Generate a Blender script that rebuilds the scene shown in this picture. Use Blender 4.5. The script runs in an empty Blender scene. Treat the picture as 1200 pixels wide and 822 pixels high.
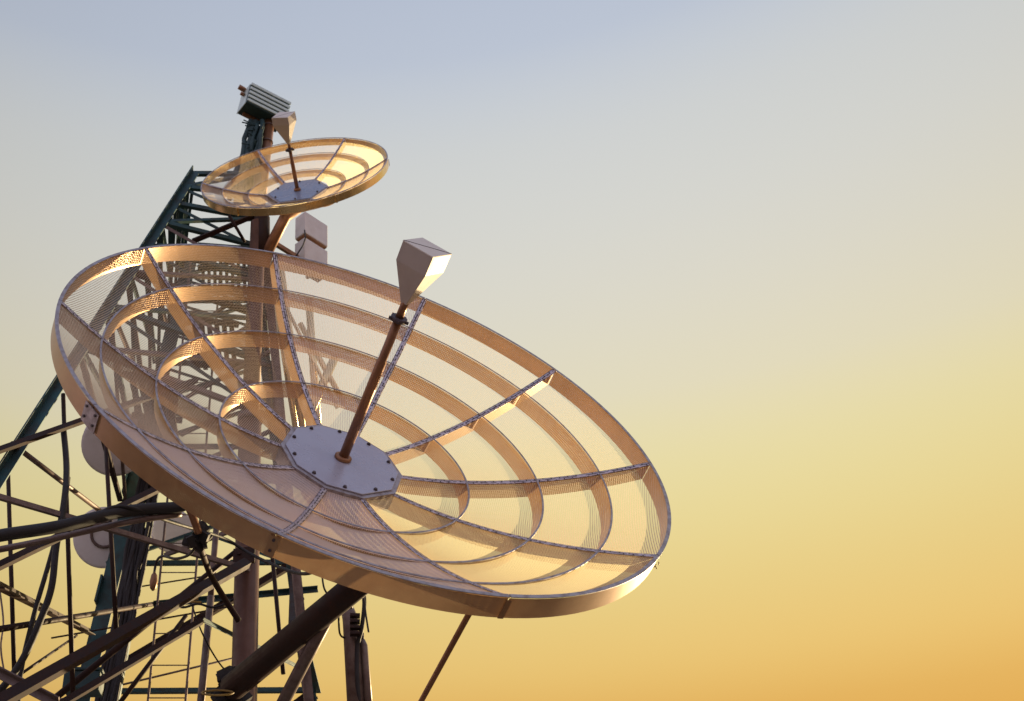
import bpy, math, random
from mathutils import Vector, Matrix
random.seed(7)
V = Vector
SC = bpy.context.scene
COL = SC.collection
PI = math.pi

# ------------------------------------------------------------------ camera
F_PX, PPX, PPY, PITCH, CAM = 1314.75, 378.6, 416.6, math.radians(35), V((0, 0, 1.7))
cd = bpy.data.cameras.new('camera')
cam = bpy.data.objects.new('camera', cd)
COL.objects.link(cam)
SC.camera = cam
cam.location = CAM
cam.rotation_euler = (PI / 2 + PITCH, 0, 0)
cd.sensor_width = 36
cd.lens = F_PX / 1200 * 36
cd.shift_x = (600 - PPX) / 1200
cd.shift_y = (PPY - 411) / 1200
cd.clip_end = 6000
cd.dof.use_dof = True
cd.dof.focus_distance = 5.4
cd.dof.aperture_fstop = 4.5
cd.dof.aperture_blades = 7


def at(px, py, Y):
    """the place on the sight line of a photo pixel that lies Y metres ahead of the camera"""
    a, b = (px - PPX) / F_PX, (py - PPY) / F_PX
    c, s = math.cos(PITCH), math.sin(PITCH)
    d = V((a, c + b * s, s - b * c))
    return CAM + d * (Y / d.y)


# ------------------------------------------------------------------ materials
def new_mat(name):
    m = bpy.data.materials.new(name)
    m.use_nodes = True
    nt = m.node_tree
    nt.nodes.clear()
    out = nt.nodes.new('ShaderNodeOutputMaterial')
    return m, nt, out


def nd(nt, t, **kw):
    n = nt.nodes.new(t)
    for k, v in kw.items():
        if k in ('operation', 'blend_type', 'data_type', 'noise_dimensions', 'feature', 'wave_type', 'distance'):
            setattr(n, k, v)
        else:
            n.inputs[k].default_value = v
    return n


def math_node(nt, op, a, b=None, clamp=False):
    n = nt.nodes.new('ShaderNodeMath')
    n.operation = op
    n.use_clamp = clamp
    for i, x in enumerate((a, b)):
        if x is None:
            continue
        if isinstance(x, (int, float)):
            n.inputs[i].default_value = x
        else:
            nt.links.new(x, n.inputs[i])
    return n.outputs[0]


def worn(nt, col, dirt, scale=9.0, amount=0.6, stretch=(1, 1, 1)):
    """base colour with patchy grime; returns colour socket and mask socket"""
    tc = nt.nodes.new('ShaderNodeTexCoord')
    mp = nt.nodes.new('ShaderNodeMapping')
    mp.inputs['Scale'].default_value = stretch
    nt.links.new(tc.outputs['Object'], mp.inputs['Vector'])
    n = nd(nt, 'ShaderNodeTexNoise', Scale=scale, Detail=7.0, Roughness=0.65)
    nt.links.new(mp.outputs[0], n.inputs['Vector'])
    r = nt.nodes.new('ShaderNodeValToRGB')
    r.color_ramp.elements[0].position = 0.42
    r.color_ramp.elements[1].position = 0.68
    nt.links.new(n.outputs['Fac'], r.inputs['Fac'])
    mask = math_node(nt, 'MULTIPLY', r.outputs['Color'], amount)
    mx = nt.nodes.new('ShaderNodeMix')
    mx.data_type = 'RGBA'
    mx.inputs['A'].default_value = (*col, 1)
    mx.inputs['B'].default_value = (*dirt, 1)
    nt.links.new(mask, mx.inputs['Factor'])
    return mx.outputs['Result'], mask, n.outputs['Fac']


def solid(name, col, dirt, rough=0.5, metal=0.0, scale=9.0, amount=0.6, bump=0.15, spec=0.5):
    m, nt, out = new_mat(name)
    c, mask, fac = worn(nt, col, dirt, scale, amount)
    p = nd(nt, 'ShaderNodeBsdfPrincipled', Roughness=rough, Metallic=metal)
    p.inputs['Specular IOR Level'].default_value = spec
    nt.links.new(c, p.inputs['Base Color'])
    rr = math_node(nt, 'MULTIPLY_ADD', mask, 0.3)
    nt.nodes[-1].inputs[2].default_value = rough
    nt.links.new(rr, p.inputs['Roughness'])
    if bump:
        b = nd(nt, 'ShaderNodeBump', Strength=bump, Distance=0.003)
        nt.links.new(fac, b.inputs['Height'])
        nt.links.new(b.outputs[0], p.inputs['Normal'])
    nt.links.new(p.outputs[0], out.inputs[0])
    return m


def perforated(name, col, dirt, pitch, half, thick, transl, metal, rough, scale=5.0, amount=0.5, through=None):
    """sheet with real square perforations; half = half width of a hole in units of the pitch,
    thick = how quickly the sheet's own thickness closes the holes at a slant"""
    m, nt, out = new_mat(name)
    uv = nt.nodes.new('ShaderNodeTexCoord')
    sep = nt.nodes.new('ShaderNodeSeparateXYZ')
    nt.links.new(uv.outputs['UV'], sep.inputs[0])

    def cell(s):
        f = math_node(nt, 'FRACT', math_node(nt, 'MULTIPLY', s, 1 / pitch))
        return math_node(nt, 'ABSOLUTE', math_node(nt, 'SUBTRACT', f, 0.5))
    dist = math_node(nt, 'MAXIMUM', cell(sep.outputs[0]), cell(sep.outputs[1]))
    lw = nt.nodes.new('ShaderNodeLayerWeight')
    lw.inputs['Blend'].default_value = 0.5
    f3 = math_node(nt, 'POWER', lw.outputs['Facing'], 4.0)
    h = math_node(nt, 'SUBTRACT', half, math_node(nt, 'MULTIPLY', f3, thick))
    hole = math_node(nt, 'LESS_THAN', dist, h)
    c, mask, fac = worn(nt, col, dirt, scale, amount)
    p = nd(nt, 'ShaderNodeBsdfPrincipled', Roughness=rough, Metallic=metal)
    nt.links.new(c, p.inputs['Base Color'])
    t = nt.nodes.new('ShaderNodeBsdfTranslucent')
    if through:
        t.inputs['Color'].default_value = (*through, 1)
    else:
        nt.links.new(c, t.inputs['Color'])
    mx = nt.nodes.new('ShaderNodeMixShader')
    mx.inputs[0].default_value = transl
    nt.links.new(p.outputs[0], mx.inputs[1])
    nt.links.new(t.outputs[0], mx.inputs[2])
    tr = nt.nodes.new('ShaderNodeBsdfTransparent')
    m2 = nt.nodes.new('ShaderNodeMixShader')
    nt.links.new(hole, m2.inputs[0])
    nt.links.new(mx.outputs[0], m2.inputs[1])
    nt.links.new(tr.outputs[0], m2.inputs[2])
    nt.links.new(m2.outputs[0], out.inputs[0])
    return m


M = {}
M['mesh'] = perforated('fine_wire_mesh', (0.78, 0.64, 0.53), (0.62, 0.48, 0.38), 0.0098, 0.455, 0.62, 0.5, 0.12, 0.34, through=(0.85, 0.70, 0.45))
M['skylit'] = perforated('skylit_close_mesh', (0.86, 0.71, 0.76), (0.74, 0.58, 0.60), 0.0088, 0.33, 0.80, 0.48, 0.15, 0.30, 3.0, 0.7, through=(1.0, 0.88, 0.54))  # lilac sky light painted into the colour; holes closed as at grazing view
M['mid'] = perforated('sheen_tinted_mesh', (0.84, 0.75, 0.76), (0.70, 0.60, 0.60), 0.0098, 0.405, 0.70, 0.35, 0.2, 0.30, through=(0.90, 0.80, 0.66))  # whitish sky sheen of one gore, put into its mesh colour
M['sunglow'] = perforated('sunglow_mesh', (0.86, 0.74, 0.52), (0.76, 0.62, 0.42), 0.0092, 0.40, 0.66, 0.68, 0.10, 0.30, 3.0, 0.7, through=(1.0, 0.90, 0.55))  # yellow sun glow of these gores, put into colour and translucency
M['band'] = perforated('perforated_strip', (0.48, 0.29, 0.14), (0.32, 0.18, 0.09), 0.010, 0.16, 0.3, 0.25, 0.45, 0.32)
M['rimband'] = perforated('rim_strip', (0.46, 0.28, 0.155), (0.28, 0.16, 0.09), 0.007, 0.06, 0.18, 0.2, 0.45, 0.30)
M['flange'] = solid('weathered_aluminium', (0.42, 0.38, 0.40), (0.20, 0.15, 0.14), 0.42, 0.6, 30, 0.7, 0.2)
def stitched(name, col, dark):
    """aluminium flange laced with dark wire: the lacing is its own colour, set by UV along the flange"""
    m, nt, out = new_mat(name)
    c, mask, fac = worn(nt, col, (col[0] * .5, col[1] * .45, col[2] * .42), 30, 0.7)
    tcn = nt.nodes.new('ShaderNodeTexCoord')
    mp = nt.nodes.new('ShaderNodeMapping')
    nt.links.new(tcn.outputs['UV'], mp.inputs['Vector'])
    br = nt.nodes.new('ShaderNodeTexBrick')
    br.inputs['Scale'].default_value = 1.0
    br.inputs['Brick Width'].default_value = 0.042
    br.inputs['Row Height'].default_value = 0.015
    br.inputs['Mortar Size'].default_value = 0.0030
    br.inputs['Mortar Smooth'].default_value = 0.1
    nt.links.new(mp.outputs[0], br.inputs['Vector'])
    n = nd(nt, 'ShaderNodeTexNoise', Scale=46.0, Detail=1.0)
    nt.links.new(tcn.outputs['Object'], n.inputs['Vector'])
    k = math_node(nt, 'MULTIPLY', br.outputs['Fac'], math_node(nt, 'GREATER_THAN', n.outputs['Fac'], 0.44))
    mx = nt.nodes.new('ShaderNodeMix')
    mx.data_type = 'RGBA'
    nt.links.new(k, mx.inputs['Factor'])
    nt.links.new(c, mx.inputs['A'])
    mx.inputs['B'].default_value = (*dark, 1)
    p = nd(nt, 'ShaderNodeBsdfPrincipled', Roughness=0.42, Metallic=0.5)
    nt.links.new(mx.outputs['Result'], p.inputs['Base Color'])
    nt.links.new(p.outputs[0], out.inputs[0])
    return m


M['laced'] = stitched('laced_aluminium', (0.60, 0.54, 0.60), (0.045, 0.03, 0.035))
M['clip'] = solid('dark_wire_clip', (0.09, 0.07, 0.08), (0.05, 0.04, 0.04), 0.6, 0.3)
M['plate'] = solid('grey_painted_plate', (0.44, 0.45, 0.55), (0.38, 0.38, 0.47), 0.22, 0.15, 6, 0.5, 0.03)
M['copper'] = solid('brown_tube', (0.30, 0.15, 0.08), (0.16, 0.07, 0.04), 0.36, 0.5, 14, 0.6, 0.1)
M['horn'] = solid('pale_painted_sheet', (0.50, 0.45, 0.42), (0.42, 0.36, 0.33), 0.5, 0.0, 9, 0.5, 0.05)
M['horncap'] = solid('white_radome_sheet', (0.72, 0.68, 0.62), (0.62, 0.56, 0.48), 0.5, 0.0, 9, 0.4, 0.05)
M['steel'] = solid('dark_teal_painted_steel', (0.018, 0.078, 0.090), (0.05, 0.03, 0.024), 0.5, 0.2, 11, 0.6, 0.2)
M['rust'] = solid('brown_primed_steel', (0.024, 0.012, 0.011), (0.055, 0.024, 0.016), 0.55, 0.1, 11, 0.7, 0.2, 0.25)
M['greysteel'] = solid('grey_galvanised_steel', (0.17, 0.125, 0.115), (0.09, 0.052, 0.042), 0.45, 0.4, 16, 0.7, 0.15)
M['pole'] = solid('brown_grey_pole', (0.14, 0.066, 0.042), (0.08, 0.036, 0.024), 0.45, 0.35, 7, 0.6, 0.1)
M['black'] = solid('black_rubber', (0.012, 0.011, 0.014), (0.025, 0.017, 0.017), 0.6, 0.0, 20, 0.5, 0.1)
M['white'] = solid('white_weathered_plastic', (0.72, 0.70, 0.72), (0.58, 0.54, 0.54), 0.5, 0.0, 8, 0.5, 0.05)
M['slat'] = solid('pale_slat', (0.64, 0.80, 0.80), (0.52, 0.66, 0.66), 0.4, 0.1, 14, 0.5, 0.05)
M['gap'] = solid('dark_teal_recess', (0.02, 0.065, 0.075), (0.03, 0.04, 0.045), 0.6, 0.0)
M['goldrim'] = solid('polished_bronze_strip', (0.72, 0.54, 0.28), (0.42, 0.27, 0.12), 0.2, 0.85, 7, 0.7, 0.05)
M['blueplate'] = solid('blue_grey_plate', (0.27, 0.33, 0.46), (0.22, 0.27, 0.38), 0.22, 0.2, 6, 0.5, 0.03)
M['yellow'] = solid('yellow_strap', (0.36, 0.24, 0.06), (0.2, 0.12, 0.04), 0.5, 0.0)
M['ground'] = solid('dry_gravel_ground', (0.16, 0.12, 0.085), (0.09, 0.075, 0.05), 0.95, 0.0, 0.6, 0.8, 0.6, 0.2)
M['concrete'] = solid('concrete', (0.34, 0.32, 0.29), (0.22, 0.20, 0.18), 0.9, 0.0, 4, 0.7, 0.4, 0.3)


# ------------------------------------------------------------------ mesh building
class MB:
    def __init__(self):
        self.v, self.f, self.uv, self.sm = [], [], {}, []

    def face(self, idx, uv=None, smooth=False):
        if uv:
            self.uv[len(self.f)] = uv
        self.f.append(idx)
        self.sm.append(smooth)

    def add(self, pts):
        n = len(self.v)
        self.v += [V(p) for p in pts]
        return n

    def quad(self, a, b, c, d, uv=None, smooth=False):
        n = self.add((a, b, c, d))
        self.face((n, n + 1, n + 2, n + 3), uv, smooth)

    def prism(self, sec0, sec1, caps=True, smooth=False):
        k = len(sec0)
        n = self.add(list(sec0) + list(sec1))
        for i in range(k):
            j = (i + 1) % k
            self.face((n + i, n + j, n + k + j, n + k + i), None, smooth)
        if caps:
            self.face(tuple(n + i for i in reversed(range(k))))
            self.face(tuple(n + k + i for i in range(k)))

    def tube(self, pts, r, n=12, caps=True):
        pts = [V(p) for p in pts]
        rs = r if isinstance(r, (list, tuple)) else [r] * len(pts)
        t0 = (pts[1] - pts[0]).normalized()
        ref = V((0, 0, 1)) if abs(t0.z) < 0.9 else V((1, 0, 0))
        a = t0.cross(ref).normalized()
        base = []
        for i, p in enumerate(pts):
            t = (pts[min(i + 1, len(pts) - 1)] - pts[max(i - 1, 0)]).normalized()
            a = (a - t * a.dot(t)).normalized()
            b = t.cross(a)
            base.append(self.add([p + (a * math.cos(2 * PI * k / n) + b * math.sin(2 * PI * k / n)) * rs[i] for k in range(n)]))
        for i in range(len(pts) - 1):
            for k in range(n):
                l = (k + 1) % n
                self.face((base[i] + k, base[i] + l, base[i + 1] + l, base[i + 1] + k), None, True)
        if caps:
            self.face(tuple(base[0] + k for k in reversed(range(n))))
            self.face(tuple(base[-1] + k for k in range(n)))

    def box(self, o, ex, ey, ez):
        """box with corner o and edge vectors"""
        o, ex, ey, ez = V(o), V(ex), V(ey), V(ez)
        self.prism([o, o + ex, o + ex + ey, o + ey], [o + ez, o + ex + ez, o + ex + ey + ez, o + ey + ez])

    def cbox(self, c, ex, ey, ez):
        ex, ey, ez = V(ex), V(ey), V(ez)
        self.box(V(c) - (ex + ey + ez) / 2, ex, ey, ez)

    def frame(self, p0, p1, hint=None):
        t = (V(p1) - V(p0)).normalized()
        h = V(hint) if hint is not None else V((0, 1, 0))
        if abs(t.dot(h)) > 0.95:
            h = V((1, 0, 0))
        a = t.cross(h).normalized()
        return t, a, a.cross(t)

    def angle(self, p0, p1, w, th=0.007, hint=None, flip=1):
        """rolled steel angle between two points"""
        t, a, b = self.frame(p0, p1, hint)
        a = a * flip
        s = [V((0, 0)), V((w, 0)), V((w, th)), V((th, th)), V((th, w)), V((0, w))]
        sec = [a * q.x + b * q.y for q in s]
        self.prism([V(p0) + q for q in sec], [V(p1) + q for q in sec])

    def bar(self, p0, p1, w, h, hint=None):
        t, a, b = self.frame(p0, p1, hint)
        sec = [a * x * w / 2 + b * y * h / 2 for x, y in ((-1, -1), (1, -1), (1, 1), (-1, 1))]
        self.prism([V(p0) + q for q in sec], [V(p1) + q for q in sec])

    def disc(self, c, nrm, r, h, n=12):
        nrm = V(nrm).normalized()
        self.tube([V(c), V(c) + nrm * h], r, n)

    def build(self, name, mat, parent=None, bevel=0.0):
        me = bpy.data.meshes.new(name)
        me.from_pydata([tuple(p) for p in self.v], [], self.f)
        if self.uv:
            ul = me.uv_layers.new(name='UVMap')
            for pi, poly in enumerate(me.polygons):
                q = self.uv.get(pi)
                if q:
                    for k, li in enumerate(poly.loop_indices):
                        ul.data[li].uv = q[k]
        me.polygons.foreach_set('use_smooth', self.sm)
        me.materials.append(M[mat])
        me.update()
        o = bpy.data.objects.new(name, me)
        COL.objects.link(o)
        if parent:
            o.parent = parent
        if bevel:
            bv = o.modifiers.new('bevel', 'BEVEL')
            bv.width = bevel
            bv.segments = 2
            bv.limit_method = 'ANGLE'
        return o


def tag(o, label, cat, group=None):
    o['label'] = label
    o['category'] = cat
    if group:
        o['group'] = group
    return o


def thing(name, label, cat, mat4=None, group=None):
    o = bpy.data.objects.new(name, None)
    o.empty_display_size = 0.2
    COL.objects.link(o)
    if mat4 is not None:
        o.matrix_world = mat4
    return tag(o, label, cat, group)


# ------------------------------------------------------------------ ground
g = MB()
g.quad((-900, -900, 0), (900, -900, 0), (900, 2500, 0), (-900, 2500, 0))
o = g.build('ground', 'ground')
o['kind'] = 'structure'
g = MB()
g.box((-4.2, 2.8, 0.004), (5.8, 0, 0), (0, 7.2, 0), (0, 0, 0.12))
o = g.build('concrete_pad', 'concrete', None, 0.02)
o['kind'] = 'structure'


# ------------------------------------------------------------------ dishes
def dish(name, label, R, rows, pos, ang, rh, depth, rings, band, flw, axis_z, horn, ngon, roll_plate, group):
    Mx = Matrix((rows[0], rows[1], rows[2])).to_4x4()
    Mx.translation = V(pos)
    root = thing(name, label, 'dish antenna', Mx, group)
    n = len(ang)
    D = depth * R

    def z(r):
        q = r / R
        return D * (q * q - rh * rh) / (1 - rh * rh)

    def pt(r, a, dz=0.0):
        return V((r * math.cos(a), r * math.sin(a), z(r) + dz))
    rr = [rh * R] + [x * R for x in rings] + [R]
    full = [ang[i] for i in range(n)] + [ang[0] - 2 * PI]
    # reflector: one gore of wire mesh between each two ribs
    for i in range(n):
        a0, a1 = full[i], full[i + 1]
        ac = (a0 + a1) / 2
        m = MB()
        NR, NA = 18, 10
        for p in range(NR):
            r0, r1 = rh * R + (R - rh * R) * p / NR, rh * R + (R - rh * R) * (p + 1) / NR
            for q in range(NA):
                b0, b1 = a0 + (a1 - a0) * q / NA, a0 + (a1 - a0) * (q + 1) / NA
                cs = [(r0, b0), (r1, b0), (r1, b1), (r0, b1)]
                uv = [(r * math.cos(b - ac) * 1.08, r * math.sin(b - ac)) for r, b in cs]
                # a slight slackness of each gore between the ribs
                def sag(r, b):
                    u = (b - a0) / (a1 - a0)
                    k = (r - rh * R) / (R - rh * R)
                    return -0.010 * R * math.sin(PI * u) * math.sin(PI * k) + 0.0016 * R * math.sin(9 * k * PI + 5 * i) * math.sin(PI * u)
                m.quad(*[pt(r, b, sag(r, b) - 0.002) for r, b in cs], uv=uv, smooth=True)
        import_weld(m)
        m.build('mesh_panel', 'mid' if i == 2 and R > 1 else 'sunglow' if i == 6 or (i in (2, 4) and R < 1) else 'skylit' if (i in (7, 8) and R > 1) else 'mesh', root)
    # ribs: perforated web on edge behind the mesh, aluminium flange in front, wire clips on it
    for i in range(n):
        a = full[i]
        rad, tan = V((math.cos(a), math.sin(a), 0)), V((-math.sin(a), math.cos(a), 0))
        m = MB()
        fl = MB()
        NR = 20
        L = 0.0
        for p in range(NR):
            r0, r1 = rh * R + (R - rh * R - 0.004) * p / NR, rh * R + (R - rh * R - 0.004) * (p + 1) / NR
            A, B = pt(r0, a), pt(r1, a)
            ds = (B - A).length
            n0 = V((-2 * D * r0 / R / R * math.cos(a), -2 * D * r0 / R / R * math.sin(a), 1)).normalized()
            n1 = V((-2 * D * r1 / R / R * math.cos(a), -2 * D * r1 / R / R * math.sin(a), 1)).normalized()
            zb = V((0, 0, 1))
            b0, b1 = band * (1.0 if p else 0.95), band
            k0, k1 = .6 * (1 - (p / NR) ** 3), .6 * (1 - ((p + 1) / NR) ** 3)
            m.quad(A - n0 * .001, B - n1 * .001, B - (n1 * k1 + zb * (1 - k1)).normalized() * b1, A - (n0 * k0 + zb * (1 - k0)).normalized() * b0,
                   uv=[(L, 0), (L + ds, 0), (L + ds, band), (L, band)], smooth=True)
            w = flw / 2
            t0, t1 = A + n0 * .004, B + n1 * .004
            fl.quad(t0 - tan * w, t1 - tan * w, t1 + tan * w, t0 + tan * w, uv=[(L, -w), (L + ds, -w), (L + ds, w), (L, w)], smooth=True)
            lo0, lo1 = n0 * .003, n1 * .003
            fl.quad(t0 - tan * w - lo0, t0 + tan * w - lo0, t1 + tan * w - lo1, t1 - tan * w - lo1)
            fl.quad(t0 - tan * w, t0 - tan * w - lo0, t1 - tan * w - lo1, t1 - tan * w)
            fl.quad(t0 + tan * w, t1 + tan * w, t1 + tan * w - lo1, t0 + tan * w - lo0)
            L += ds
        import_weld(m)
        web = m.build('rib', 'band', root)
        import_weld(fl)
        f_o = fl.build('rib_flange', 'laced', web)
    # rings and rim: one strip between each two ribs
    for k, r in enumerate(rr[1:]):
        last = k == len(rr) - 2
        for i in range(n):
            a0, a1 = full[i], full[i + 1]
            m = MB()
            lip = MB()
            NA = 16
            b = band * (1.02 if last else 0.92)
            for q in range(NA):
                b0, b1 = a0 + (a1 - a0) * q / NA, a0 + (a1 - a0) * (q + 1) / NA
                if q == 0:
                    b0 -= 0.0015
                if q == NA - 1:
                    b1 += 0.0015
                A, B = pt(r, b0, -.004), pt(r, b1, -.004)
                dn = V((0, 0, -b))
                flare = 0.0 if last else -0.010 * R
                fa, fb = V((math.cos(b0), math.sin(b0), 0)) * flare, V((math.cos(b1), math.sin(b1), 0)) * flare
                m.quad(A, B, B + dn + fb, A + dn + fa, uv=[(r * b0, 0), (r * b1, 0), (r * b1, b), (r * b0, b)], smooth=True)
                w = 0.008 * R if last else 0.006 * R
                ra, rb = V((math.cos(b0), math.sin(b0), 0)), V((math.cos(b1), math.sin(b1), 0))
                lift = V((0, 0, 0.006))
                wi = w if last else w * .6
                lip.prism([A - ra * wi + lift, A + ra * w * .4 + lift, A + ra * w * .4 + lift * 1.6, A - ra * wi + lift * 1.6],
                          [B - rb * wi + lift, B + rb * w * .4 + lift, B + rb * w * .4 + lift * 1.6, B - rb * wi + lift * 1.6], caps=False)
            import_weld(m)
            import_weld(lip)
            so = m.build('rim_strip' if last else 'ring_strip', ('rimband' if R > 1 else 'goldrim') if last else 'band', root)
            lip.build('edge_lip', 'flange', so)
    # splice plates with bolts where the rim strips meet
    for i in ((7, 8, 9) if R > 1 else (3, 4, 5)):
        a = full[i]
        hw = (0.045 if i == 9 else 0.016 if i == 8 else 0.010) * R
        sp = MB()
        NA = 4
        for q in range(NA):
            b0, b1 = a + (q / NA - .5) * hw / R * 1.6, a + ((q + 1) / NA - .5) * hw / R * 1.6
            ro = R + 0.004
            A, B = V((ro * math.cos(b0), ro * math.sin(b0), D - .010)), V((ro * math.cos(b1), ro * math.sin(b1), D - .010))
            dn = V((0, 0, -band * .93))
            ea, eb = A.copy(), B.copy()
            ea.z = eb.z = 0
            ea, eb = ea.normalized() * .004, eb.normalized() * .004
            sp.prism([A, A + dn, A + dn + ea, A + ea], [B, B + dn, B + dn + eb, B + eb], caps=q in (0, NA - 1))
        import_weld(sp)
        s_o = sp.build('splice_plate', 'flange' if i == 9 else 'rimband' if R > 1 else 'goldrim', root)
        for u in ((-.32, .32) if i == 9 else (0,) if i == 8 else ()):
            for w in (-.25, -.75):
                b0 = a + u * hw / R * 1.6
                c = V(((R + .007) * math.cos(b0), (R + .007) * math.sin(b0), D + w * band))
                bo = MB()
                bo.disc(c, (math.cos(b0), math.sin(b0), 0), .006 * (1 if R > 1 else .7), .006, 8)
                bo.build('bolt', 'clip', s_o)
    # hub: frame, plate, bolts
    hz = 0.014 * R
    corners = [V((rh * R * 1.01 * math.cos(ang[i]), rh * R * 1.01 * math.sin(ang[i]), 0)) for i in range(n)]
    m = MB()
    sc = lambda s, zz: [V((c.x * s, c.y * s, zz)) for c in corners]
    oc0, oc1, ic1, ic0 = sc(1.03, -band * .85), sc(1.03, hz * .6), sc(.9, hz * .6), sc(.9, -band * .85)
    for i in range(n):
        j = (i + 1) % n
        m.quad(oc0[i], oc0[j], oc1[j], oc1[i])
        m.quad(oc1[i], oc1[j], ic1[j], ic1[i])
        m.quad(ic1[i], ic1[j], ic0[j], ic0[i])
        m.quad(ic0[i], ic0[j], oc0[j], oc0[i])
    m.build('hub_frame', 'flange', root)
    m = MB()
    m.prism(sc(.955, hz * .62), sc(.955, hz), True)
    hp = m.build('hub_plate', 'plate' if R > 1 else 'blueplate', root, 0.003)
    for i in range(n):
        c = (corners[i] + corners[(i + 1) % n]) / 2 * .90
        m = MB()
        m.disc((c.x, c.y, hz), (0, 0, 1), .0080 * (1 if R > 1 else .75), .009, 6)
        m.disc((c.x, c.y, hz), (0, 0, 1), .0105 * (1 if R > 1 else .7), .003, 14)
        m.build('bolt', 'clip', hp)
    m = MB()
    m.tube([(0, 0, -band * .8), (0, 0, -band * 2.4)], rh * R * .45, 24)
    m.build('hub_drum', 'greysteel', root)
    # feed tube, collar, horn
    fr = 0.0165 * R if R > 1 else 0.021 * R
    m = MB()
    m.tube([(0, 0, hz), (0, 0, axis_z[1] * R * .72), (0, 0, axis_z[1] * R * .725), (0, 0, axis_z[1] * R)], [fr, fr, fr * .86, fr * .86], 20)
    ft = m.build('feed_tube', 'copper', root)
    m = MB()
    m.tube([(0, 0, hz), (0, 0, hz + .012), (0, 0, hz + .02)], [fr * 1.75, fr * 1.75, fr * 1.2], 20)
    m.build('tube_collar', 'copper', ft)
    m = MB()
    zc = axis_z[1] * R
    m.tube([(0, 0, zc - .008), (0, 0, zc + .012)], fr * 1.6, 18)
    for q in range(5):
        an = q * 1.3
        m.cbox((fr * 1.8 * math.cos(an), fr * 1.8 * math.sin(an), zc + .002), (.014, 0, 0), (0, .014, 0), (0, 0, .012))
    m.build('clamp', 'clip', ft)
    m = MB()
    m.tube([(0, 0, zc), (0, 0, axis_z[2] * R)], [fr * .8, fr * .72], 16)
    m.build('feed_neck', 'copper', ft)
    zt, zm, st, smid, ro = horn

    def sq(s, zz):
        P = []
        for x, y in ((1, 1), (1, -1), (-1, -1), (-1, 1)):
            P.append(V(((x * math.cos(ro) - y * math.sin(ro)) * s, (x * math.sin(ro) + y * math.cos(ro)) * s, zz)))
        return P
    za = (axis_z[2] - .012) * R
    m = MB()
    s0, s1, s2 = sq(.011 * R, za), sq(smid * R, zm * R), sq(st * R, zt * R)
    m.prism(s1, s0, False)
    m.prism(s2, s1, False)
    k = m.add(s0)
    m.face((k, k + 1, k + 2, k + 3))
    h_o = m.build('feed_horn', 'horn', root, .0025)
    m = MB()
    m.prism(sq(st * R * .995, zt * R + .004), sq(st * R * 1.01, zt * R), True)
    c_o = m.build('horn_cover', 'horncap', h_o)
    c2 = sq(st * R * .98, zt * R + .0045)
    m = MB()
    m.tube([c2[0], c2[2]], .0016 * R / 1.5, 6)
    m.build('cover_seam', 'clip', c_o)
    return root, Mx, pt


def import_weld(m):
    """merge coincident vertices so that curved strips shade smoothly"""
    key, new, mp = {}, [], []
    for p in m.v:
        k = (round(p.x, 5), round(p.y, 5), round(p.z, 5))
        if k not in key:
            key[k] = len(new)
            new.append(p)
        mp.append(key[k])
    m.v = new
    m.f = [tuple(mp[i] for i in f) for f in m.f]


BIG_OFF = [.0219, -.0202, .0073, -.0049, .0204, .0212, .0172, -.0372, -.0165, -.0092]
big_ang = [4.943116 - i * 2 * PI / 10 + BIG_OFF[i] for i in range(10)]
big, BM, bpt = dish('dish_antenna', 'large round wire mesh dish with ten ribs, lowest and widest on the tower', 1.5,
                    ((-0.171671, 0.930641, 0.323165), (-0.545076, 0.183521, -0.818054), (-0.820622, -0.316586, 0.475765)),
                    (0.08963, 4.81785, 4.43310), big_ang, 0.2034, 0.2902, (0.4287, 0.6548, 0.8486), 0.092, 0.030,
                    (0.0, 0.536, 0.606), (0.7826, 0.7205, 0.0563, 0.0555, 4.2313), 10, 0, 'mesh dishes on the tower')
sm_ang = [3.341354 - i * PI / 3 for i in range(6)]
small, SM, spt = dish('dish_antenna', 'small mesh dish with six ribs and blue hexagonal hub, near the tower top', 0.7,
                      ((0.949922, 0.265515, -0.164770), (-0.261910, 0.388898, -0.883268), (-0.170442, 0.882191, 0.438964)),
                      (-0.18951, 6.16755, 7.51330), sm_ang, 0.3312, 0.2328, (0.5288, 0.7903), 0.054, 0.020,
                      (0.0, 0.465, 0.541), (0.842, 0.7626, 0.0932, 0.0952, 3.0159), 6, 0, 'mesh dishes on the tower')
bpy.context.view_layer.update()


def loc(Mx, p):
    return Mx.inverted() @ V(p)


# ------------------------------------------------------------------ lattice tower
tower = thing('lattice_tower', 'dark teal steel lattice tower tapering upward behind the dishes', 'tower', Matrix.Identity(4))


def line_px(p0, p1, py):
    """height of the point of a 3-D line seen at picture row py"""
    lo, hi = -0.6, 4.0
    def row(t):
        q = p0.lerp(p1, t) - CAM
        c, s = math.cos(PITCH), math.sin(PITCH)
        dz, dy = q.y * c + q.z * s, q.y * s - q.z * c
        return PPY + F_PX * dy / dz
    for _ in range(60):
        mid = (lo + hi) / 2
        if row(mid) < py:
            lo = mid
        else:
            hi = mid
    return p0.lerp(p1, lo)


ZT = at(224, 204, 6.5).z
TOP = {'FL': at(224, 204, 6.5), 'FR': at(297, 204, 6.5), 'BL': at(215, 301, 7.5), 'BR': at(300, 301, 7.5)}
LOW = {'FL': at(0, 553, 5.3), 'FR': at(356, 822, 6.6), 'BL': at(95, 780, 7.9), 'BR': at(370, 822, 7.9)}


def leg(k, z):
    a, b = TOP[k], LOW[k]
    return a + (b - a) * ((z - a.z) / (b.z - a.z))


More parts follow.
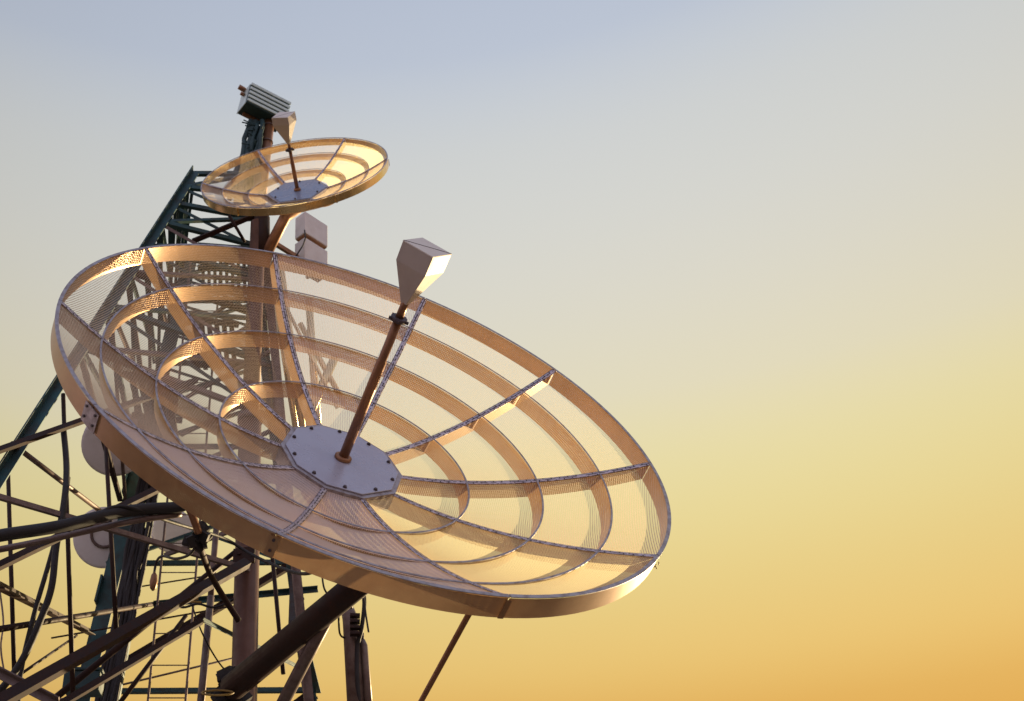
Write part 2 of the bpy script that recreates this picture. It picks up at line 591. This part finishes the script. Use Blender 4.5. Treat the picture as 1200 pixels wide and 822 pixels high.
for k, fl in (('FL', -1), ('FR', -1), ('BL', 1), ('BR', -1)):
    m = MB()
    p0, p1 = leg(k, ZT + .03), leg(k, 0.12)
    w = {'FL': .060, 'FR': .06, 'BL': .125, 'BR': .085}[k]
    m.angle(p0, p1, w, .009, (0, -1 if k[0] == 'F' else 1, 0), fl)
    # splice plates and bolts up the leg
    for j in range(9):
        z = 0.8 + j * 0.85
        q = leg(k, z)
        t = (p1 - p0).normalized()
        m.cbox(q, t * .20, V((.016, 0, 0)), V((0, w + .005, 0)))
        for s in (-.07, -.025, .025, .07):
            m.cbox(q + t * s, t * .014, V((.034, 0, 0)), V((0, .014, 0)))
    m.build('leg', 'steel' if k != 'FR' else 'greysteel', tower)
    m = MB()
    q = leg(k, .12)
    m.cbox(q + V((0, 0, .04)), (.34, 0, 0), (0, .34, 0), (0, 0, .08))
    m.build('foot_plate', 'greysteel', tower)

LV = [ZT, 7.8, 7.55, 7.27, 6.95, 6.6, 6.2, 5.75, 5.25]
for li, zz in enumerate(LV):
    for a, b in (('FL', 'FR'), ('BL', 'BR'), ('FL', 'BL'), ('FR', 'BR')):
        if (li == 8 and a == 'FL') or (li % 2 and b == 'BR'):
            continue
        m = MB()
        m.angle(leg(a, zz), leg(b, zz), .034, .005, (0, 0, 1), -1)
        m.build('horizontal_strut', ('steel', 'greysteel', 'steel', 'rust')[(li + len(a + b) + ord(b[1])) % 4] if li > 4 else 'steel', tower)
for li in range(len(LV) - 1):
    for fi, (a, b) in enumerate((('FL', 'FR'), ('BL', 'BR'), ('FL', 'BL'), ('FR', 'BR'))):
        if li == 7 and a == 'FL':
            continue
        for sw in (0, 1):
            if sw and (fi == 0 and li < 2):
                continue
            p, q = (b, a) if (li + fi + sw) % 2 else (a, b)
            off = V((0, .012 * sw, 0)) if fi < 2 else V((.012 * sw, 0, 0))
            m = MB()
            m.angle(leg(p, LV[li + 1]) + off, leg(q, LV[li]) + off, .026, .004, (0, 1, 0) if fi < 2 else (1, 0, 0))
            m.build('diagonal_brace', 'greysteel' if (fi + sw) % 3 == 0 and li > 2 else 'steel', tower)
# lower, widely spaced bays on the back and right faces
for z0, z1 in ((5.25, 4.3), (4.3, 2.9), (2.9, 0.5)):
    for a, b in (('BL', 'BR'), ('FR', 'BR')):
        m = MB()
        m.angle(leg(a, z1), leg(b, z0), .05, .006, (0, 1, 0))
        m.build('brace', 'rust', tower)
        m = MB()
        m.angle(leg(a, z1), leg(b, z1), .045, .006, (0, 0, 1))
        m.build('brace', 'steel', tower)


# the braces of the open left bay: (x, y, distance) pairs, section, width
def brace(a, b, w, mat, kind='angle'):
    w *= 0.82
    m = MB()
    p, q = at(*a), at(*b)
    if kind == 'angle':
        m.angle(p, q, w, w * .16, (0, -1, .3))
    elif kind == 'tube':
        m.tube([p, q], w / 2, 12)
    else:
        m.bar(p, q, w, w * .8, (0, 1, 0))
    return m.build('brace', mat, tower)


brace((-120, 890, 4.45), (289, 660, 6.16), .066, 'rust', 'bar')
brace((-10, 531, 5.2), (230, 446, 6.0), .040, 'rust', 'bar')
brace((14, 520, 5.3), (124, 604, 6.4), .038, 'greysteel', 'tube')
brace((-6, 581, 5.15), (292, 668, 6.2), .035, 'greysteel', 'bar')
brace((-60, 692, 4.8), (196, 568, 5.7), .044, 'rust', 'bar')
brace((-40, 744, 4.9), (180, 708, 7.8), .040, 'rust', 'tube')
brace((180, 708, 7.8), (372, 690, 7.9), .045, 'steel')
brace((-8, 690, 5.2), (104, 745, 7.8), .06, 'rust')
brace((60, 822, 5.8), (285, 640, 6.4), .045, 'rust', 'tube')
brace((30, 850, 5.4), (236, 728, 6.3), .042, 'rust', 'bar')
brace((128, 840, 6.2), (218, 722, 6.5), .035, 'rust', 'tube')
brace((236, 728, 6.3), (346, 782, 7.7), .03, 'steel')
brace((9, 540, 5.6), (19, 860, 5.6), .030, 'rust', 'tube')
brace((74, 462, 5.6), (87, 860, 5.7), .032, 'rust', 'tube')
brace((123, 505, 6.2), (137, 750, 6.1), .034, 'rust', 'tube')
brace((10, 800, 5.5), (90, 745, 7.6), .02, 'rust', 'tube')
brace((62, 822, 7.7), (280, 770, 7.8), .018, 'greysteel', 'tube')
brace((60, 748, 7.8), (300, 706, 7.8), .016, 'rust', 'tube')
brace((150, 690, 7.8), (262, 672, 7.8), .014, 'rust', 'tube')
brace((318, 640, 6.9), (332, 790, 6.9), .035, 'rust', 'tube')
brace((0, 786, 5.3), (70, 822, 5.3), .05, 'greysteel')
brace((255, 600, 6.7), (247, 700, 6.6), .05, 'greysteel', 'tube')
brace((247, 700, 6.6), (228, 900, 6.2), .055, 'greysteel', 'tube')

# gratings between the legs
for zz, n_s, us, ue, vs0 in ((7.62, 9, .30, .92, .45), (6.9, 6, .34, .72, .5), (6.1, 5, .08, .34, .35)):
    m = MB()
    a, b, c, d = leg('FL', zz), leg('FR', zz), leg('BL', zz), leg('BR', zz)
    for k in range(n_s):
        u = us + (ue - us) * (k + .5) / n_s
        p, q = a.lerp(b, u), c.lerp(d, u)
        m.bar(p.lerp(q, vs0), q, (a - b).length * (ue - us) / n_s * .62, .02, (0, 0, 1))
    for v in (vs0 + .02, (vs0 + .98) / 2, .98):
        p, q = a.lerp(c, v) + V((0, 0, .022)), b.lerp(d, v) + V((0, 0, .022))
        m.bar(p.lerp(q, us - .03), p.lerp(q, ue + .03), .06, .02, (0, 0, 1))
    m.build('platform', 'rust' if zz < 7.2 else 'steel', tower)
# ladder up the inside and cable tray beside the rear left leg
m = MB()
l0, l1 = leg('BL', 7.9).lerp(leg('BR', 7.9), .35) + V((0, -.15, 0)), leg('BL', .3).lerp(leg('BR', .3), .42) + V((0, -.25, 0))
for s in (-.13, .13):
    m.tube([l0 + V((s, 0, 0)), l1 + V((s, 0, 0))], .009, 8)
for k in range(34):
    q = l0.lerp(l1, (k + .5) / 34)
    m.tube([q - V((.13, 0, 0)), q + V((.13, 0, 0))], .0045, 8)
m.build('ladder', 'greysteel', tower)
m = MB()
c0, c1 = at(196, 470, 7.6), at(120, 860, 7.6)
for s in (-.06, .06):
    m.bar(c0 + V((s, 0, 0)), c1 + V((s, 0, 0)), .02, .05)
for k in range(22):
    q = c0.lerp(c1, (k + .5) / 22)
    m.bar(q - V((.07, 0, 0)), q + V((.07, 0, 0)), .025, .02)
tray = m.build('cable_tray', 'steel', tower)
m = MB()
for k in range(10):
    x = -.07 + .015 * k
    pts = [c0.lerp(c1, t / 14) + V((x + random.uniform(-.012, .012), -.04 + random.uniform(-.02, .01), 0)) for t in range(15)]
    m.tube(pts, .015, 7)
m.build('tray_cables', 'black', tray)
# small horizontal frame members beside the ladder, catching the low sun
for k in range(7):
    z0 = 7.3 - k * .33
    p = leg('BL', z0).lerp(leg('BR', z0), .3)
    q = leg('FR', z0 + .06).lerp(leg('BR', z0 + .06), .5)
    m = MB()
    m.bar(p, q, .022, .03, (0, 0, 1))
    m.build('rail', 'greysteel', tower)

# conduits and stays beside the pole; bronze colour stands in for gold sunlight
for p, q, r in (((314, 296, 6.75), (347, 505, 6.75), .022), ((327, 300, 6.85), (356, 520, 6.85), .030), ((318, 330, 6.6), (338, 560, 6.6), .014), ((352, 380, 6.9), (404, 474, 6.9), .022),
                ((392, 420, 6.9), (356, 500, 6.9), .034), ((362, 352, 7.0), (372, 500, 7.0), .03), ((330, 350, 6.8), (395, 478, 6.8), .014)):
    m = MB()
    m.tube([at(*p), at(*q)], r, 12)
    m.build('conduit', 'goldrim', tower)

# ------------------------------------------------------------------ mast pole in front of the tower
mast = thing('mast_pole', 'thick brown vertical pole carrying the dishes, in front of the lattice tower', 'pole', Matrix.Identity(4))
m = MB()
pt0, pt1 = at(302.5, 262, 6.3), at(289.5, 780, 6.3)
dirp = (pt1 - pt0).normalized()
pb = pt1 + dirp * (pt1.z / -dirp.z - .12)
m.tube([pt0, at(293, 500, 6.3)], [.056, .060], 24)
m.build('upper_tube', 'pole', mast)
m = MB()
m.tube([at(293.2, 492, 6.3), pb], [.074, .078], 24)
m.build('lower_tube', 'pole', mast)
m = MB()
q = at(293.2, 492, 6.3)
m.tube([q + V((0, 0, -.02)), q + V((0, 0, .03))], .084, 24)
m.build('pole_collar', 'greysteel', mast)
m = MB()
q = at(291, 660, 6.3)
m.cbox(q + V((-.02, -.10, 0)), (.13, 0, .02), (0, .03, 0), (0, 0, .10))
for sx in (-.05, .03):
    m.disc(q + V((sx, -.13, .01)), (0, 1, 0), .012, .03, 8)
m.build('bracket', 'rust', mast)
m = MB()
m.tube([pb, pb + V((0, 0, .03))], .2, 20)
m.build('base_flange', 'greysteel', mast)

# dark clamp lump at the foot of the big arm
m = MB()
q = at(284, 800, 6.2)
for k in range(16):
    d = V((random.uniform(-.13, .10), random.uniform(-.12, .06), random.uniform(-.12, .05)))
    e = V((random.uniform(-1, 1), random.uniform(-1, 1), random.uniform(-1, 1))).normalized()
    m.bar(q + d - e * .05, q + d + e * .05, random.uniform(.03, .07), random.uniform(.03, .06))
m.build('clamp', 'black', mast)

# ------------------------------------------------------------------ mounts of the dishes (parts of the dishes)
m = MB()
a0, a1 = at(272, 806, 6.12), V(BM @ V((0.25, -0.2, -0.36)))
a1 = at(440, 668, 4.95)
m.tube([loc(BM, a0), loc(BM, a0.lerp(a1, .72)), loc(BM, a1)], [.075, .066, .066], 20)
m.build('mount_arm', 'rust', big)
m = MB()
m.tube([loc(BM, a1), loc(BM, BM @ V((0, 0, -.2)))], [.066, .075], 16)
m.build('mount_knuckle', 'greysteel', big)
m = MB()
m.tube([loc(BM, at(388, 715, 5.35)), loc(BM, at(362, 765, 5.55)), loc(BM, at(318, 850, 5.9))], .034, 14)
m.build('brace_tube', 'greysteel', big)
m = MB()
s0 = BM @ V((bpt(1.27, big_ang[7]).x, bpt(1.27, big_ang[7]).y, bpt(1.27, big_ang[7]).z - .10))
s0 = at(556, 708, s0.y - .02)
s1 = at(470, 865, 5.2)
dv = (s1 - s0).normalized()
s2 = s0 + dv * ((s0.z - .12) / -dv.z)
m.tube([loc(BM, s0 - dv * .02), loc(BM, s2)], .0125, 12)
m.build('strut', 'copper', big)
# knot of wire ends hanging off the rim where two strips are tied
m = MB()
q = bpt(1.5, big_ang[6])
w0 = BM @ V((q.x * .998, q.y * .998, q.z - .01))
for k in range(5):
    p = w0 + V((random.uniform(-.012, .012), random.uniform(-.01, .01), -.008 * k))
    m.tube([loc(BM, p), loc(BM, p + V((random.uniform(-.014, .008), random.uniform(-.01, .01), -random.uniform(.008, .018))))], .002, 5)
m.build('tie_wire', 'copper', big)
# small dish arm
m = MB()
m.tube([loc(SM, at(312, 298, 6.28)), loc(SM, at(334, 255, 6.25)), loc(SM, SM @ V((0, 0, -.12)))], .042, 16)
m.build('mount_arm', 'copper', small)
m = MB()
m.tube([loc(SM, at(268, 252, 6.2)), loc(SM, at(287, 284, 6.32))], .012, 8)
m.build('strut', 'rust', small)
m = MB()
m.bar(loc(SM, at(226, 283, 6.35)), loc(SM, at(300, 252, 6.3)), .035, .03)
m.build('strut', 'rust', small)
m = MB()
m.tube([loc(SM, at(307, 256, 6.3)), loc(SM, at(307, 300, 6.3))], .06, 18)
m.build('pivot_housing', 'rust', small)

# ------------------------------------------------------------------ top of the mast
head = thing('short_mast', 'stubby mast wrapped in dark cables under the slatted box', 'mast', Matrix.Identity(4))
m = MB()
hb, ht = at(304, 245, 6.75), at(316, 140, 6.75)
m.tube([hb, ht], .045, 18)
tb = m.build('head_tube', 'copper', head)
for t in (.72, .9):
    m = MB()
    q = hb.lerp(ht, t)
    m.tube([q, q + V((0, 0, .012))], .052, 18)
    m.build('band_clamp', 'greysteel', tb)
m = MB()
b0, b1 = at(287, 236, 6.72), at(303, 146, 6.72)
for k in range(26):
    ox, oy = random.uniform(-.12, .085), random.uniform(-.06, .06)
    pts = [b0.lerp(b1, t / 9) + V((ox * (1 - .35 * t / 9) + random.uniform(-.016, .016), oy + random.uniform(-.016, .016), 0)) for t in range(10)]
    m.tube(pts, random.uniform(.012, .022), 7)
for k in range(26):
    p = b0.lerp(b1, random.random()) + V((random.uniform(-.06, .05), -.05, 0))
    e = V((random.uniform(-1.4, .5), random.uniform(-.6, .2), random.uniform(-.3, .5))).normalized()
    m.tube([p, p + e * random.uniform(.05, .10)], .006, 5)
m.build('cable_wrap', 'gap', head)

# slatted box on top
bx = thing('slatted_box', 'pale slatted box with dark gaps crowning the mast head', 'box', Matrix.Identity(4))
az = math.radians(60)
e1 = V((math.sin(az), math.cos(az), -.10)).normalized()
up = V((0.24, -.05, 1))
up = (up - e1 * up.dot(e1)).normalized()
e2 = up.cross(e1)
TLc = at(295.5, 96.5, 6.5)
Wd, Hh, Dd = .375, .22, .20
m = MB()
o0 = TLc - up * Hh + e2 * .010
m.box(o0 + up * .004, e1 * Wd, e2 * (Dd - .010), up * (Hh - .008))
m.build('case', 'gap', bx, .004)
for k in range(5):
    m = MB()
    hh = Hh / 5
    m.box(TLc - up * (hh * k + hh * .60), e1 * (Wd + .01), e2 * .014, up * hh * .60)
    m.build('slat', 'slat', bx, .003)
m = MB()
m.box(TLc - up * Hh - e1 * .006 + e2 * .03, e1 * .006, e2 * (Dd - .03), up * Hh)
m.build('end_plate', 'slat', bx)
m = MB()
m.tube([TLc - e1 * .01 + e2 * .12 - up * .01, TLc - e1 * .07 + e2 * .12 - up * .005], .022, 10)
m.tube([TLc - e1 * .01 + e2 * .10 - up * .08, TLc - e1 * .045 + e2 * .10 - up * .08], .016, 10)
m.build('cable_gland', 'copper', bx)
m = MB()
m.bar(o0 + e1 * .03 + e2 * .13 - up * .02, o0 + e1 * .30 + e2 * .13 - up * .02, .03, .02)
m.build('bracket', 'copper', bx)

# ------------------------------------------------------------------ two white boxes on the right of the tower
for which, (cy, lab) in enumerate(((247.5, 'upper of two white boxes stacked beside the tower under the small dish'),
                                   (272.0, 'lower of two white boxes stacked beside the tower, half behind the big rim'))):
    t = thing('equipment_box', lab, 'box', Matrix.Identity(4), 'white equipment boxes beside the tower')
    top = at(357.6, 247.5, 7.0) - V((0, 0, .285 * which))
    r1, r2 = V((math.sin(.80), math.cos(.80), 0)), V((-math.sin(.75), math.cos(.75), 0))
    Hb = .235 if which == 0 else .26
    m = MB()
    m.box(top - V((0, 0, Hb)), r1 * .265, r2 * .125, V((0, 0, Hb)))
    m.build('case', 'white', t, .006)
    m = MB()
    m.box(top - V((0, 0, Hb + .012)) + r1 * .008 + r2 * .006, r1 * .25, r2 * .11, V((0, 0, .0118)))
    m.build('base_tray', 'copper', t)
    m = MB()
    m.tube([top - V((0, 0, Hb + .05)) + r1 * .12 + r2 * .09, top + V((0, 0, .05)) + r1 * .12 + r2 * .09], .018, 10)
    m.build('mount_stub', 'copper', t)
br = MB()
br.bar(at(318, 283, 6.9), at(352, 304, 7.08), .035, .03)
tag(br.build('support_bar', 'copper'), 'short brown bar reaching from the tower to the white boxes', 'bracket')
br = MB()
pts = [at(357, 270, 6.97), at(358, 279, 6.96), at(355, 288, 6.96), at(349, 297, 6.98), at(344, 305, 7.0)]
br.tube(pts, .006, 7)
tag(br.build('cable', 'black'), 'thin dark cable looping down the front of the lower white box', 'cable')


# ------------------------------------------------------------------ white drums behind the left bay
def drum(px, py, Y, rad, dep, label, nrm, ring):
    c = at(px, py, Y)
    z = V(nrm).normalized()
    q = z.to_track_quat('Z', 'Y').to_matrix().to_4x4()
    q.translation = c
    t = thing('drum_antenna', label, 'drum antenna', q, 'white drum antennas behind the tower')
    m = MB()
    prof = [(.02, .055), (.4, .05), (.7, .036), (.9, .015), (1.0, 0), (1.0, -dep / rad * .8), (.93, -dep / rad), (.3, -dep / rad * 1.3), (.02, -dep / rad * 1.35)]
    N = 40
    rows = []
    for r, zz in prof:
        rows.append(m.add([(r * rad * math.cos(2 * PI * k / N), r * rad * math.sin(2 * PI * k / N), zz * rad) for k in range(N)]))
    for i in range(len(rows) - 1):
        for k in range(N):
            l = (k + 1) % N
            m.face((rows[i] + k, rows[i + 1] + k, rows[i + 1] + l, rows[i] + l), None, True)
    m.face(tuple(rows[0] + k for k in range(N)))
    m.face(tuple(rows[-1] + k for k in reversed(range(N))))
    m.build('shell', 'white', t)
    if ring:
        m = MB()
        pts = [V((math.cos(k * PI / 10) * rad * .42, math.sin(k * PI / 10) * rad * .42 + rad * .1, rad * .075)) for k in range(21)]
        m.tube(pts, .012, 8, False)
        m.build('handle_ring', 'greysteel', t)
    m = MB()
    m.tube([(0, 0, -dep * 1.3), (0, 0, -dep * 1.3 - .25)], .04, 12)
    m.build('mount_stub', 'greysteel', t)
    return t


drum(134, 521, 7.3, .245, .14, 'white drum antenna showing past the left edge of the big dish', (.12, -.62, -.55), False)
drum(122, 630, 7.9, .235, .14, 'white drum antenna with a dark ring on its face, low behind the braces', (.15, -.8, -.35), True)
drum(203, 622, 8.6, .18, .10, 'grey white drum antenna behind wires, right of the other low drum', (.25, -.8, -.3), False)

# ------------------------------------------------------------------ cables, pipes and fittings on the left
def cable(pts, r, label, mat='black', name='cable', sub=6):
    P = [at(*p) for p in pts]
    # smooth the run
    out = []
    for i in range(len(P) - 1):
        p0, p1, p2, p3 = P[max(i - 1, 0)], P[i], P[i + 1], P[min(i + 2, len(P) - 1)]
        for s in range(sub):
            t = s / sub
            out.append(0.5 * ((2 * p1) + (p2 - p0) * t + (2 * p0 - 5 * p1 + 4 * p2 - p3) * t * t + (3 * p1 - p0 - 3 * p2 + p3) * t ** 3))
    out.append(P[-1])
    m = MB()
    m.tube(out, r, 10)
    return tag(m.build(name, mat), label, 'cable')


cable([(-30, 634, 4.7), (5, 627, 4.75), (70, 617, 4.85), (128, 603, 5.0), (168, 597, 5.1), (205, 595, 5.15), (216, 592, 5.15)], .030,
      'thick black hose running from the left edge toward the brown elbow')
cable([(-30, 650, 4.9), (60, 632, 5.0), (150, 612, 5.1), (212, 603, 5.2)], .016, 'grey conduit close below the thick black hose', 'greysteel')
cable([(80, 622, 4.9), (112, 604, 4.95), (135, 594, 5.0), (160, 597, 5.05), (200, 612, 5.3), (260, 630, 5.9), (291, 648, 6.0), (320, 662, 5.8), (345, 671, 5.4), (362, 672, 5.0), (378, 664, 4.8)], .009,
      'long thin black cable dipping past the mast pole to the big rim')
cable([(212, 592, 5.15), (219, 593, 5.15), (224, 601, 5.17), (233, 625, 5.25)], .020, 'short brown elbow pipe bending down into the black clamp', 'copper', 'elbow_pipe')
m = MB()
q = at(233, 632, 5.3)
for k in range(14):
    d = V((random.uniform(-.05, .05), random.uniform(-.04, .04), random.uniform(-.055, .055)))
    e = V((random.uniform(-1, 1), random.uniform(-1, 1), random.uniform(-1, 1))).normalized()
    m.bar(q + d - e * .03, q + d + e * .03, random.uniform(.02, .05), random.uniform(.02, .04))
tag(m.build('pipe_clamp', 'black'), 'knobbly black clamp at the lower end of the brown elbow pipe', 'clamp')
cable([(234, 640, 5.35), (246, 672, 5.7), (262, 700, 5.9), (280, 728, 6.0)], .017, 'brown rod slanting down from the black clamp to the mast pole', 'rust', 'rod')
cable([(80, 560, 5.55), (76, 590, 5.5), (68, 622, 5.5), (56, 665, 5.5), (40, 720, 5.5), (24, 790, 5.5), (20, 850, 5.5)], .013,
      'dark cable hanging in a slight curve nearest the left edge')
cable([(74, 500, 5.5), (78, 548, 5.45), (75, 590, 5.4), (66, 640, 5.4), (60, 690, 5.4), (44, 735, 5.4), (28, 770, 5.4), (8, 800, 5.4), (-20, 830, 5.4)], .018,
      'thicker dark cable hanging down the left bay and bending away at its foot')
cable([(232, 636, 5.4), (222, 650, 5.6), (206, 655, 5.8), (190, 652, 6.0), (183, 660, 6.1), (180, 678, 6.1)], .008, 'black wire drooping from the black clamp to a small lamp shape')
m = MB()
q = at(180, 682, 6.1)
m.tube([q + V((0, 0, .06)), q + V((0, 0, .04)), q, q - V((0, 0, .04)), q - V((0, 0, .055))], [.006, .018, .024, .018, .006], 12)
tag(m.build('cable_float', 'copper'), 'small dark oval weight hanging on a wire in the braces', 'weight')
cable([(196, 706, 6.2), (214, 712, 6.2), (232, 708, 6.2), (250, 712, 6.25), (268, 706, 6.3), (276, 700, 6.3)], .007, 'loose dark wire sagging beside the mast pole below the thick brace')
m = MB()
m.tube([at(196, 708, 6.05), at(232, 702, 6.1)], .008, 8)
m.tube([at(198, 704, 6.05), at(236, 706, 6.1)], .006, 8)
tag(m.build('strap', 'yellow'), 'yellow strap tied across the braces left of the mast pole', 'strap')
m = MB()
c = at(255, 812, 6.0)
pts = [c + V((math.cos(k * PI / 8) * .085, math.sin(k * PI / 8) * .05, math.sin(k * PI / 8) * .03)) for k in range(17)]
m.tube(pts, .0055, 8, False)
tag(m.build('hose_loop', 'yellow'), 'yellow hose loop at the foot of the grey tube', 'hose')
cable([(222, 700, 6.4), (236, 740, 6.4), (256, 776, 6.5), (278, 800, 6.6)], .005, 'thin straight wire crossing left of the mast pole')
cable([(0, 694, 6.8), (4, 730, 6.8), (1, 760, 6.8), (6, 800, 6.8), (2, 840, 6.8)], .006, 'pale thin wire hanging at the very left edge', 'greysteel')
m = MB()
m.cbox(at(98, 802, 6.2), (.20, 0, 0), (0, .16, 0), (0, 0, .10))
m.cbox(at(98, 802, 6.2) + V((0, 0, .06)), (.22, 0, 0), (0, .18, 0), (0, 0, .018))
tag(m.build('junction_box', 'gap', None, .005), 'dark junction box with a grey lid under the thick brace', 'box')

# pipes on the right, behind the mount arm
pa = thing('stub_antenna', 'taller of the two grey pipe antennas hanging behind the mount arm', 'antenna', Matrix.Identity(4), 'pipe antennas right of the mount arm')
m = MB()
m.tube([at(409, 712, 6.6), at(409, 720, 6.6), at(411, 728, 6.6), at(419, 860, 6.6)], [.03, .046, .05, .052], 16)
m.build('tube_body', 'greysteel', pa)
m = MB()
for k in range(4):
    q = at(416, 722 + 7 * k, 6.5)
    m.cbox(q, (.06, 0, 0), (0, .05, 0), (0, 0, .016))
m.build('coupling', 'rust', pa)
m = MB()
m.tube([at(406, 678, 6.5), at(409, 700, 6.55), at(411, 722, 6.6)], .02, 10)
m.build('hanger', 'rust', pa)
pb2 = thing('stub_antenna', 'shorter thin pipe antenna at the far right of the tower foot', 'antenna', Matrix.Identity(4), 'pipe antennas right of the mount arm')
m = MB()
m.tube([at(425, 750, 6.6), at(426, 757, 6.6), at(434, 860, 6.6)], [.014, .026, .028], 14)
m.build('tube_body', 'greysteel', pb2)
m = MB()
m.tube([at(424.5, 742, 6.6), at(425, 751, 6.6)], .01, 8)
m.build('tip', 'clip', pb2)
cable([(424, 690, 6.5), (427, 706, 6.5), (424, 736, 6.52), (419, 758, 6.55), (419, 800, 6.55), (424, 860, 6.6)], .014, 'dark cable hanging between the two pipe antennas')
cable([(421, 688, 6.4), (426, 700, 6.4), (429, 722, 6.4), (432, 741, 6.4)], .006, 'loose wire end dangling free right of the pipe antennas')
cable([(377, 668, 6.3), (380, 690, 6.3), (390, 704, 6.35), (396, 716, 6.4), (398, 742, 6.5), (404, 748, 6.6)], .006, 'thin wire drooping behind the thick mount arm')

# ------------------------------------------------------------------ sun and sky
EXPO = 0.75            # exposed for the shaded dish
SUN_AZ, SUN_EL = math.radians(43), math.radians(4.5)          # azimuth clockwise from straight ahead
sd = V((math.sin(SUN_AZ) * math.cos(SUN_EL), math.cos(SUN_AZ) * math.cos(SUN_EL), math.sin(SUN_EL)))
sl = bpy.data.lights.new('sun', 'SUN')
sl.energy = 5.0
sl.angle = math.radians(0.5)
sl.color = (1.0, 0.76, 0.42)
so = bpy.data.objects.new('sun', sl)
COL.objects.link(so)
so.rotation_euler = (-sd).to_track_quat('-Z', 'Y').to_euler()
so.location = (8, 4, 9)

w = bpy.data.worlds.new('World')
SC.world = w
w.use_nodes = True
nt = w.node_tree
nt.nodes.clear()
out = nt.nodes.new('ShaderNodeOutputWorld')
sky = nt.nodes.new('ShaderNodeTexSky')
sky.sky_type = 'NISHITA'
sky.sun_disc = False
sky.sun_elevation = SUN_EL
sky.sun_rotation = SUN_AZ
sky.dust_density = 4.0
sky.air_density = 1.2
b1 = nt.nodes.new('ShaderNodeBackground')
b1.inputs['Strength'].default_value = SKY_K = 0.05 / 2 ** EXPO
nt.links.new(sky.outputs[0], b1.inputs['Color'])
# thin evening haze glow added to the clear-sky model, by height above the horizon
tc = nt.nodes.new('ShaderNodeTexCoord')
sep = nt.nodes.new('ShaderNodeSeparateXYZ')
nt.links.new(tc.outputs['Generated'], sep.inputs[0])
ramp = nt.nodes.new('ShaderNodeValToRGB')
nt.links.new(sep.outputs['Z'], ramp.inputs['Fac'])


def lin(c):
    return tuple(((x / 255) / 12.92 if x / 255 <= .04045 else ((x / 255 + .055) / 1.055) ** 2.4) for x in c)


STOPS = [(0.0, (198, 118, 46)), (0.12, (212, 142, 52)), (.22, (221, 160, 66)), (.285, (229, 179, 92)), (.325, (236, 198, 116)), (.37, (233, 204, 129)), (.42, (233, 214, 147)),
         (.476, (232, 220, 166)), (.527, (227, 218, 188)), (.628, (216, 215, 208)), (.703, (210, 212, 210)), (.76, (194, 203, 218)), (1.0, (156, 172, 208))]
ramp.color_ramp.interpolation = 'B_SPLINE'
els = ramp.color_ramp.elements
while len(els) < len(STOPS):
    els.new(0.5)
for e, (p, c) in zip(els, STOPS):
    e.position = p
    e.color = (*lin(c), 1)
b2 = nt.nodes.new('ShaderNodeBackground')
# the whole haze is a little brighter towards one broad patch of the sky, right of straight ahead
gl = nt.nodes.new('ShaderNodeVectorMath')
gl.operation = 'DOT_PRODUCT'
nt.links.new(tc.outputs['Generated'], gl.inputs[0])
gl.inputs[1].default_value = (at(760, 440, 10) - CAM).normalized()
mr = nt.nodes.new('ShaderNodeMapRange')
mr.inputs['From Min'].default_value = 0.80
mr.inputs['From Max'].default_value = 1.0
mr.inputs['To Min'].default_value = 0.90 / 2 ** EXPO
mr.inputs['To Max'].default_value = 1.10 / 2 ** EXPO
nt.links.new(gl.outputs['Value'], mr.inputs['Value'])
nt.links.new(mr.outputs[0], b2.inputs['Strength'])
# away from the sun's side the evening sky is dimmer and violet blue
cool = nt.nodes.new('ShaderNodeValToRGB')
cool.color_ramp.elements[0].color = (*tuple(1.25 * x for x in lin((226, 200, 204))), 1)
cool.color_ramp.elements[1].color = (*tuple(1.25 * x for x in lin((182, 192, 224))), 1)
nt.links.new(sep.outputs['Z'], cool.inputs['Fac'])
m3 = nt.nodes.new('ShaderNodeMapRange')
m3.inputs['From Min'].default_value = -0.1
m3.inputs['From Max'].default_value = 0.78
nt.links.new(gl.outputs['Value'], m3.inputs['Value'])
mxs = nt.nodes.new('ShaderNodeMix')
mxs.data_type = 'RGBA'
nt.links.new(m3.outputs[0], mxs.inputs['Factor'])
nt.links.new(cool.outputs[0], mxs.inputs['A'])
nt.links.new(ramp.outputs[0], mxs.inputs['B'])
nt.links.new(mxs.outputs['Result'], b2.inputs['Color'])
ad = nt.nodes.new('ShaderNodeMixShader')
ad.inputs[0].default_value = 0.9
nt.links.new(b1.outputs[0], ad.inputs[1])
nt.links.new(b2.outputs[0], ad.inputs[2])
nt.links.new(ad.outputs[0], out.inputs[0])

vs = SC.view_settings
vs.view_transform = 'Standard'
vs.look = 'None'
vs.exposure = EXPO
vs.gamma = 1
SC.render.engine = 'CYCLES'
SC.cycles.transparent_max_bounces = 40
SC.cycles.max_bounces = 8
